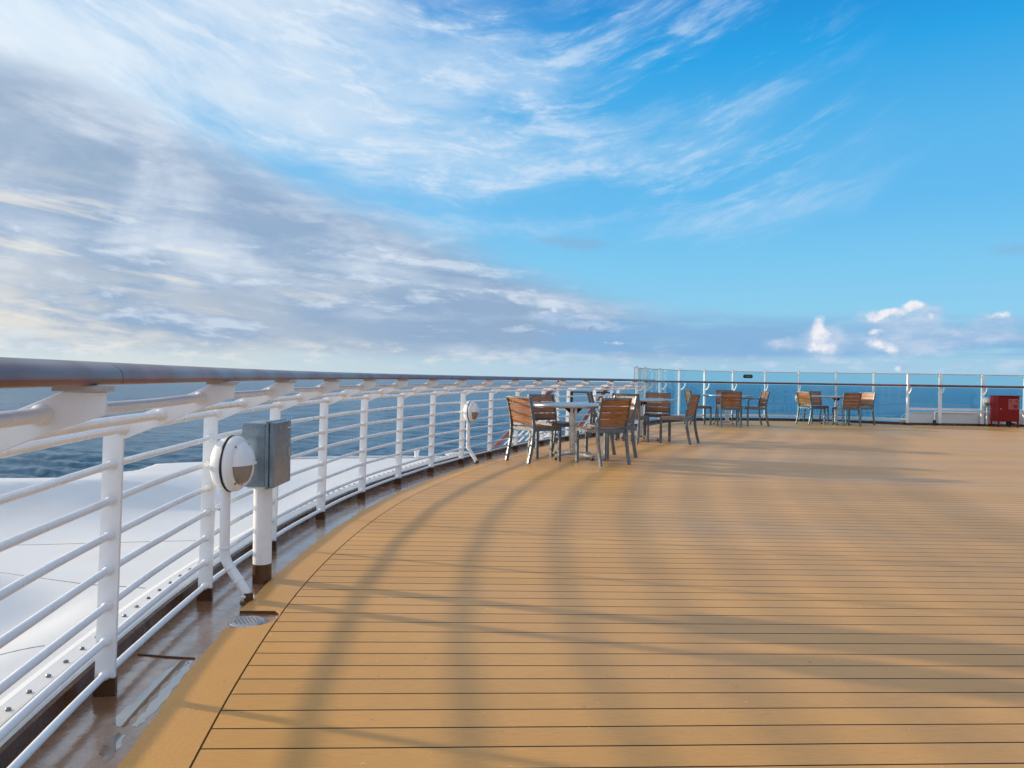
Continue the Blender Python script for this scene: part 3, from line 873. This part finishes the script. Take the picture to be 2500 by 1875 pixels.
# ------------------------------------------------------------------ red cabinet
cab = empty('red_cabinet', (12.93, 20.17, 0)); tag(cab, 'red metal fire equipment cabinet on short legs at the far right', 'cabinet')
cw, cd = .545, .35
mb = MB(); mb.box((0,0,.475), (cw, cd, .66)); body = mb.build('body', M['red'], cab, bevel=.005)
mb = MB(); mb.box((.006,-.008,.8145), (cw+.035, cd+.05, .022)); mb.build('lid', M['red'], cab, bevel=.004)
mb = MB(); mb.box((.0,-cd/2-.008,.475), (cw-.03, .014, .63)); door = mb.build('door', M['red'], cab, bevel=.004)
mb = MB(); mb.tube([(-cw/2+.045,-cd/2-.016,.475),(-cw/2+.045,-cd/2-.034,.475)], .017, 12); mb.build('handle', M['brass'], door)
for sx in (-1,1):
    for sy in (-1,1):
        mb = MB(); mb.box((sx*(cw/2-.022), sy*(cd/2-.022), .073), (.034,.034,.146)); mb.build('leg', M['red'], cab)
mb = MB(); mb.tube([(.09,0,.02),(.09,0,.15)], .04, 10); mb.tube([(.10,0,.085),(.27,-.02,.085)], .02, 10); mb.tube([(.14,0,.085),(.19,0,.085)], .035, 10); mb.build('pipe', M['black'], cab)
sg = bpy.data.objects.new('sign', None); bpy.data.objects.remove(sg)
yy = -cd/2-.016; sx0, sz0, hs = .105, .60, .125
mb = MB(); mb.box((sx0, yy, sz0), (hs*1.9, .003, hs*1.9)); sg = mb.build('sign', M['sign_red'], cab)
mb = MB(); lw = .010
for (cx, cz, w, h) in ((0,hs-.004,2*hs,lw),(0,-hs+.004,2*hs,lw),(-hs+.004,0,lw,2*hs),(hs-.004,0,lw,2*hs),(0,.005,2*hs-.02,.006)):
    mb.box((sx0+cx, yy-.003, sz0+cz), (w, .002+.0004*(h > w), h))
mb.build('border', M['sign_line'], sg)
mb = MB(); pth = []
for k in range(13):
    a = R(50 + 250*k/12); pth.append((sx0-.062+.035*math.cos(a), yy-.004, sz0-.058+.036*math.sin(a)))
pth.append((sx0-.018, yy-.004, sz0-.062)); pth.append((sx0-.005, yy-.004, sz0-.052))
mb.bar(pth, .003, .010, side=(0,1,0)); mb.build('hose_symbol', M['sign_line'], sg)
mb = MB(); mb.box((sx0+.055, yy-.004, sz0-.088), (.03,.002,.008)); mb.box((sx0+.055, yy-.004, sz0-.05), (.018,.002,.05)); mb.build('extinguisher_symbol', M['red'], sg)
def text(body_, size, loc, mat, par, name='lettering'):
    cu = bpy.data.curves.new(name, 'FONT'); cu.body = body_; cu.size = size; cu.align_x = 'CENTER'; cu.align_y = 'CENTER'; cu.extrude = .0008; cu.offset = size*.012
    to = bpy.data.objects.new(name, cu); COL.objects.link(to)
    bpy.context.view_layer.update()
    me = bpy.data.meshes.new_from_object(to.evaluated_get(bpy.context.evaluated_depsgraph_get()))
    bpy.data.objects.remove(to)
    me.materials.clear(); me.materials.append(mat)
    o = bpy.data.objects.new(name, me); COL.objects.link(o); o.parent = par
    o.location = loc; o.rotation_euler = (PI/2, 0, 0); return o
text('Fire', .062, (sx0, yy-.003, sz0+.086), M['sign_line'], sg)
text('Equipment', .044, (sx0, yy-.003, sz0+.038), M['sign_line'], sg)

# ------------------------------------------------------------------ chairs
def make_chair(arms=False):
    root = empty('patio_chair')
    gm_ = M['grey_metal']
    for sx in (-1, 1):
        x = sx*.222
        path = [(x,-.300,0),(x,-.268,.12),(x,-.236,.28),(x,-.222,.44),(x,-.232,.56),(x,-.262,.70),(x,-.300,.845)]
        mb = MB(); mb.bar(path, .028, .044, side=(1,0,0)); mb.build('leg', gm_, root, bevel=.003)
        mb = MB(); mb.bar([(x,.225,0),(x,.225,.452)], .030, .040, side=(1,0,0)); mb.build('leg', gm_, root, bevel=.003)
    mb = MB()
    for sx in (-1, 1): mb.box((sx*.222,-.006,.426), (.027,.418,.048))
    mb.box((0,.225,.426), (.413,.026,.046)); mb.box((0,-.216,.426), (.413,.024,.046))
    mb.build('seat_frame', gm_, root, bevel=.002)
    mb = MB()
    for k in range(6):
        y = -.165 + .072*k
        pth = [(x_, y, .456 - .010*math.cos(x_/.205*PI/2)) for x_ in [-.205+.041*j for j in range(11)]]
        mb.bar(pth, .066, .014, up=(0,0,1))
    mb.build('seat', M['slat'], root)
    def yb(z): return -.232 - (z-.56)*.24 if z < .70 else -.2656 - (z-.70)*.262
    mb = MB()
    for zc_ in (.536, .618, .700, .782):
        ys_ = yb(zc_)
        pth = [(x_, ys_ - .016*math.cos(x_/.207*PI/2), zc_) for x_ in [-.207+.0414*j for j in range(11)]]
        mb.bar(pth, .014, .0745, up=(0,-.25,1))
    mb.build('backrest', M['slat'], root)
    for zc_, h in ((.834,.022), (.487,.024)):
        ys_ = yb(zc_)
        pth = [(x_, ys_ - .014*math.cos(x_/.208*PI/2), zc_) for x_ in [-.208+.0416*j for j in range(11)]]
        mb = MB(); mb.bar(pth, .034 if h < .023 else .026, h, up=(0,0,1)); mb.build('back_rail', gm_, root)
    if arms:
        for sx in (-1, 1):
            x = sx*.262
            mb = MB(); mb.bar([(sx*.24,-.25,.635),(x,-.15,.655),(x,.05,.665),(x,.2,.65),(x,.235,.63)], .045, .02, up=(0,0,1))
            mb.bar([(x,.225,.63),(sx*.252,.225,.46),(sx*.242,.225,.40)], .026, .03, side=(1,0,0))
            mb.build('armrest', gm_, root)
    return root
chair0 = make_chair(); chairA = make_chair(True)
CG = 'metal framed wooden slat chairs round the deck tables'
chairs = [
 (.317,10.05,.77,.63,'sunlit slat chair with its back to the railing, leftmost chair of all'),
 (.60,10.93,.60,-.80,'shaded chair between the first table and the railing, facing the camera'),
 (1.165,9.91,-.49,.87,'nearest slat chair, its dark back to the camera, right of the first table'),
 (1.36,10.66,-.83,-.56,'pale sunlit chair half hidden behind the nearest chair, facing the first table'),
 (1.70,13.92,.97,-.22,'chair seen edge on at the left of the second table, close to the railing'),
 (2.06,13.20,.49,.87,'dark backed chair at the near side of the second table'),
 (2.70,14.25,-.22,-.97,'brown slatted chair facing us on the far side of the second table'),
 (2.88,13.30,-.86,.52,'blue grey chair in side view with legs splayed, right of the second table'),
 (5.18,18.32,.10,1.0,'dark red brown chair with its back to us in front of the third table'),
 (5.62,20.05,.02,-1.0,'chair mostly hidden behind the third table, against the windscreen'),
 (4.64,19.05,.99,.08,'side view chair with bright back at the left of the third table'),
 (7.85,20.12,.90,.38,'orange sunlit chair at the left of the farthest table, by the windscreen lamp'),
 (8.28,20.90,.02,-1.0,'dark slatted chair facing us behind the farthest table'),
 (8.53,19.62,-.12,1.0,'brown chair with its back to us at the near side of the farthest table'),
 (9.15,20.22,-.88,-.42,'orange sunlit chair at the right of the farthest table'),
]
for i, (x, y, fx, fy, lab) in enumerate(chairs):
    o = chair0 if i == 0 else copy_tree(chair0)
    o.location = (x, y, 0); o.rotation_euler = (0, 0, math.atan2(fy, fx) - PI/2); tag(o, lab, 'chair', CG)
chairA.location = (5.95,18.92,0); chairA.rotation_euler = (0,0,math.atan2(-.06,-1)-PI/2)
tag(chairA, 'only chair with armrests, side view at the right of the third table', 'chair', CG)

# ------------------------------------------------------------------ tables
def make_table():
    root = empty('round_table')
    r = .615
    mb = MB(); mb.lathe([(0,.742),(r-.02,.742),(r-.004,.740),(r,.734),(r,.706),(r-.004,.702),(r-.03,.702),(r-.03,.712),(0,.712)], 16*4, smooth=True)
    mb.build('tabletop', M['table_top'], root)
    mb = MB(); mb.tube([(0,0,.04),(0,0,.70)], .030, 16); mb.box((0,0,.37), (.095,.028,.66)); mb.build('column', M['steel'], root, bevel=.004)
    mb = MB(); mb.box((0,0,.700), (.46,.04,.02)); mb.box((0,0,.6985), (.04,.46,.02))
    for q in range(4):
        a = q*PI/2; mb.bar([(.035*math.cos(a),.035*math.sin(a),.63),(.10*math.cos(a),.10*math.sin(a),.69)], .012,.05)
    mb.build('support', M['black'], root)
    for q in range(4):
        a = q*PI/2 + PI/4; c, s_ = math.cos(a), math.sin(a)
        mb = MB(); mb.bar([(0,0,.070),(.20*c,.20*s_,.064),(.36*c,.36*s_,.052)], .045, .026)
        f = mb.build('foot', M['steel'], root)
        mb = MB(); mb.tube([(.345*c,.345*s_,0),(.345*c,.345*s_,.012),(.345*c,.345*s_,.014),(.345*c,.345*s_,.05)], .02, 10, rad=[.026,.024,.012,.012]); mb.build('glide', M['black'], f)
    return root
m, nt, p = material('dull_table_top')
tc = nt.n('ShaderNodeTexCoord'); v = S(nt, tc.outputs['Object'])
n1 = nt.noise(v, 5, 5, .6)
nt.setin(p.inputs['Base Color'], nt.mix(nt.smooth(n1,.35,.65), (.38,.40,.42), (.48,.49,.50)))
p.inputs['Metallic'].default_value = .75; nt.setin(p.inputs['Roughness'], nt.smooth(n1,.3,.7,.22,.36))
M['table_top'] = m
t0 = make_table()
tables = [(.84,10.42,'round grey metal table nearest to the camera, beside the railing',.0),
          (2.31,13.8,'second round metal table from the left, next to the start of the windscreen',.2),
          (5.37,19.15,'third round table from the left, in front of the tinted glass',.1),
          (8.5,20.15,'farthest round table, rightmost of the four, by the windscreen',.5)]
for i, (x, y, lab, rz) in enumerate(tables):
    o = t0 if i == 0 else copy_tree(t0)
    o.location = (x, y, 0); o.rotation_euler = (0,0,rz); tag(o, lab, 'table', 'round deck tables')

# ------------------------------------------------------------------ light
SUN_EL = R(12.5); AZ = Vector((-.956, .295))       # towards the sun
sd = Vector((AZ.x*math.cos(SUN_EL), AZ.y*math.cos(SUN_EL), math.sin(SUN_EL)))
sl_ = bpy.data.lights.new('sun', 'SUN'); sl_.energy = 4.0; sl_.angle = R(1.5); sl_.color = (1.0,.84,.64)
so = bpy.data.objects.new('sun', sl_); COL.objects.link(so)
so.rotation_euler = (-sd).to_track_quat('-Z', 'Y').to_euler()

world = bpy.data.worlds.new('World'); scene.world = world; world.use_nodes = True
wt = world.node_tree; nt = NT(wt)
bg = wt.nodes['Background']
tc = nt.n('ShaderNodeTexCoord'); dx, dy, dz = nt.sep(S(nt, tc.outputs['Generated']))
sky = nt.n('ShaderNodeTexSky', sky_type='NISHITA'); sky.sun_disc = False
sky.sun_elevation = SUN_EL; sky.sun_rotation = math.atan2(AZ.x, AZ.y); sky.altitude = 0; sky.air_density = 1.0; sky.dust_density = .6; sky.ozone_density = 2.2
nt.setin(sky.inputs[0], nt.vec(dx, dy, dz.max(.012)))
STR = .10
EXPO = .25
A = nt.m('ARCTAN2', dx, dy); E = nt.m('ARCSINE', dz)
def AE(px, py):
    dxp = px-1250
    return math.atan(dxp/F), math.atan((eyeline(px)-py)/math.hypot(F, dxp))
CS = 1.0/STR/2**EXPO
def C(r, g, b, k=1.0): return tuple(q*CS*k for q in lin(r, g, b))
Ec = E.max(0.0)
# clear sky: physical sky graded with elevation
grade = nt.ramp(nt.m('MULTIPLY', Ec, 1.6, clamp=True), [(0.0, lin(160,205,230)), (.14, lin(142,208,242)), (.24, lin(124,202,244)), (.34, lin(102,190,243)), (.46, lin(90,184,240)), (.62, lin(40,166,235)), (.80, lin(14,125,210)), (1.0, lin(12,100,185))])
grade = nt.mix(1.0, grade, (CS, CS, CS), 'MULTIPLY')
base = nt.mix(.93, S(nt, sky.outputs[0]), grade)
# paler towards the sun
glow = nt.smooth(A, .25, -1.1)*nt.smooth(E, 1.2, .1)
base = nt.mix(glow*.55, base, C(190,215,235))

# shared warp
wn = nt.noise(nt.vec(A*2.0, E*4.0), 1.0, 3, .5)
warp = (wn - .5)
# --- cirrus, arcs that sag toward the middle of the view
Es = E - (A+.06)*(A+.06)*.42
Aw = A + warp*.25
ci1 = nt.noise(nt.vec(Aw*2.6, Es*8.5 + warp*1.2, 1.7), 1.0, 7, .60)
ci2 = nt.noise(nt.vec(Aw*9.0, Es*34.0 + warp*3.0, 4.2), 1.0, 7, .66, dist=.35)
ci3 = nt.noise(nt.vec(A*26.0, Es*70.0, 9.2), 1.0, 4, .6)
left = nt.smooth(A, .22, -.35)                       # denser to the left
ragged = (ci1-.5)*.22
cov = nt.smooth(E + ragged, .165, .27)*nt.smooth(A + ragged + (E-.3)*.45, .52, .22)
body = nt.smooth(ci1 + left*.13 + (ci2-.5)*.32, .44, .70)
wisp = nt.smooth(ci2 + (ci3-.5)*.30 + (ci1-.5)*.55, .50, .72)
cir = (body*.52 + wisp*.48)*cov
cir = nt.m('MINIMUM', cir*(left*.35 + .80), .93)
col = nt.mix(cir, base, nt.mix(left, C(196,221,246), C(214,230,247)))
# thin veil, upper left
veil = nt.smooth(A, .12, -.50)*nt.smooth(E, .18, .34)
col = nt.mix(veil*nt.smooth(ci1, .26, .60)*.8, col, C(222,236,248))

# --- grey-blue bank sloping from the upper left down to the horizon
bw = nt.noise(nt.vec(Aw*3.0 + 3.0, (E + A*.24*nt.smooth(E, .12, .26) + A*.05)*12.0, 6.0), 1.0, 7, .56)
bf = nt.noise(nt.vec(A*8.0, (E + A*.07)*30.0, 2.0), 1.0, 6, .55, dist=.3)
edgeE = (.142 - A*.32).max(.072 - (A-.2)*.03)
bank = nt.smooth(edgeE - E + (bw-.5)*.13 + (bf-.5)*.05, -.030, .038)
bank = bank*nt.smooth(A + (bw-.5)*.3, .52, .25)
bank = bank*nt.smooth(E + (bf-.5)*.015, .014, .032)      # lifts clear of the horizon
b2 = nt.noise(nt.vec(Aw*5.0, (E + A*.05)*17.0, 21.0), 1.0, 8, .60)
b2u = nt.noise(nt.vec(Aw*5.0, (E + .012 + A*.05)*17.0, 21.0), 1.0, 8, .60)
rim = nt.smooth(b2 - b2u, .0, .12)*nt.smooth(b2, .40, .56)*nt.smooth(E, .26, .14)
shade = nt.smooth(bw*.6 + (1.0-b2)*.4 + (bf-.5)*.30, .475, .695)
shade = nt.m('MINIMUM', shade + rim*.75, 1.0)
low = nt.smooth(E, .22, .06)
bcol = nt.mix(shade, C(147,172,203), C(213,224,238))
bcol = nt.mix(nt.smooth(A, .0, .35)*.65, bcol, C(132,176,215))
dark = nt.smooth(E, .17, .22)*nt.smooth(E, .36, .29)*nt.smooth(A, -.34, -.50)
bcol = nt.mix(dark*nt.smooth(bw, .64, .40)*.75, bcol, C(136,164,192))
warm = nt.smooth(A, -.05, -.60)
hl = nt.noise(nt.vec(A*5.0 + E*6.0, (E + A*.13)*40.0, 11.0), 1.0, 5, .55)
bcol = nt.mix(nt.smooth(hl, .54, .70)*warm*nt.smooth(E, .24, .14)*.9, bcol, C(248,240,222))
col = nt.mix(nt.m('MINIMUM', bank*.94, 1.0), col, bcol)
# cream light in the gaps low towards the sun
cg = nt.smooth(A, -.08, -.62)*nt.smooth(E, .17, .03)*nt.smooth(b2 + (bf-.5)*.4, .58, .40)
col = nt.mix(cg*.65, col, C(246,238,220))
# --- pale layer along the horizon
hz = nt.smooth(E + (bf-.5)*.02, .052, .006)
hcol = nt.mix(nt.smooth(A, -.55, .35), C(214,222,222), C(168,204,228))
col = nt.mix(hz*.85, col, hcol)
# small puffs in the horizon layer
pf = nt.noise(nt.vec(A*22.0, E*62.0, 5.0), 1.0, 6, .62)
band = nt.smooth(E, .006, .020)*nt.smooth(E, .052, .030)
col = nt.mix(nt.smooth(pf, .50, .68)*band*.55, col, nt.mix(nt.smooth(A, -.3, .3), C(236,234,230), C(206,218,236)))

# --- low grey streaks on the right plus cumulus
st = nt.noise(nt.vec(A*6.0 + 9.0, E*46.0, 3.0), 1.0, 6, .58)
rb_ = nt.smooth(A, .0, .10)*nt.smooth(E, .028, .036)*nt.smooth(E + (st-.5)*.07 + (A-.2).max(0.0)*.03, .092, .068)
col = nt.mix(nt.smooth(st, .30, .52)*rb_*.85, col, C(132,178,220))
def blobs(lst, Ax, Ex):
    acc = None
    for (px, py, sx, sy, w) in lst:
        a, e = AE(px, py); sxx, syy = sx/F, sy/F
        u = (Ax - a)/sxx; v_ = (Ex - e)/syy
        g = nt.m('POWER', 2.71828, (u*u + v_*v_)*-1.0)*w
        acc = g if acc is None else acc + g
    return acc
body_ = [(2010,835,52,40,1.1),(2185,775,80,22,1.0),(2255,762,30,24,.9),(2190,840,90,34,.95),(2270,828,46,24,.7),(2430,780,60,16,.7),(2420,822,80,22,.8),
         (1340,770,70,20,.8),(1460,796,100,12,.7),(1900,842,40,16,.8),(1330,890,110,14,.7),(1560,895,120,12,.5),(2195,900,26,16,.6)]
cl_ = [(1994,785,14,18,1.1),(2002,812,20,22,1.2),(1990,842,24,20,1.1),(2022,852,26,16,.8),
       (2128,776,16,10,.9),(2152,768,20,12,1.1),(2185,762,22,12,1.1),(2218,748,20,14,1.2),(2240,740,14,10,1.0),(2270,772,10,10,.8),
       (2125,812,12,9,.9),(2150,808,16,6,.6),(2140,838,24,12,1.0),(2165,852,24,12,1.0),(2270,834,20,14,.45),
       (2416,778,16,8,.7),(2448,770,15,9,1.0),(2350,820,30,12,.5),(2450,826,34,8,.4),
       (1326,764,16,9,.7),(1348,752,12,10,1.0),(1440,788,30,6,.6),(1900,840,16,9,.8),(2190,902,8,12,.8),(1500,838,46,5,.6),(1610,846,30,5,.5),(890,722,24,16,.5)]
wA = (nt.noise(nt.vec(A*46.0, E*46.0, 0.0), 1.0, 6, .6) - .5)*.020
wE = (nt.noise(nt.vec(A*46.0, E*46.0, 7.0), 1.0, 6, .6) - .5)*.022
db = blobs(body_, A + wA*1.2, E + wE*1.2)
col = nt.mix(nt.smooth(db, .22, .85)*.80, col, nt.mix(nt.smooth(pf, .35, .65), C(160,192,226), C(196,212,234)))
d0 = blobs(cl_, A + wA*.8, E + wE*.8)
pf2 = nt.noise(nt.vec(A*70.0, E*90.0, 8.0), 1.0, 5, .65)
hi = nt.smooth(d0 + (pf2-.5)*1.3, .30, 1.35)
col = nt.mix(hi*.95, col, nt.mix(nt.smooth(pf2, .35, .6), C(214,223,238), C(244,243,248)))
# grey smudges mid right
sm_ = blobs([(1420,598,70,16,1.0),(1340,585,60,12,.8),(2480,608,80,18,.8)], A + wA, E + wE*.6)
col = nt.mix(nt.smooth(sm_, .2, 1.0)*.45, col, C(140,172,208))
# unseen cloud overhead and behind, plus hazy sun halo, added to brighten white paint
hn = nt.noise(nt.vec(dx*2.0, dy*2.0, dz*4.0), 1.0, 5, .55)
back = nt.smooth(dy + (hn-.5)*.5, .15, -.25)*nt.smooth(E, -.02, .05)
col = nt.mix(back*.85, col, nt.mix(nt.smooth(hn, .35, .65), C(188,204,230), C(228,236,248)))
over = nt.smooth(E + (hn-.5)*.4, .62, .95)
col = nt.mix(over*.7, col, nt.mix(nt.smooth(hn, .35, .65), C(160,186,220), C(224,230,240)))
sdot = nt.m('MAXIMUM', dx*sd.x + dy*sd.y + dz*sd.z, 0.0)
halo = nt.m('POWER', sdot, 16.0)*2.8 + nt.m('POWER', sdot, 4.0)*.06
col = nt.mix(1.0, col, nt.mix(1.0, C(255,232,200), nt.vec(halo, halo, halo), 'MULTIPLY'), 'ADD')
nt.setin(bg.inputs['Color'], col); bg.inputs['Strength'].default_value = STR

scene.view_settings.view_transform = 'Standard'; scene.view_settings.look = 'None'
scene.view_settings.exposure = EXPO; scene.view_settings.gamma = 1
scene.cycles.max_bounces = 8; scene.cycles.transparent_max_bounces = 16
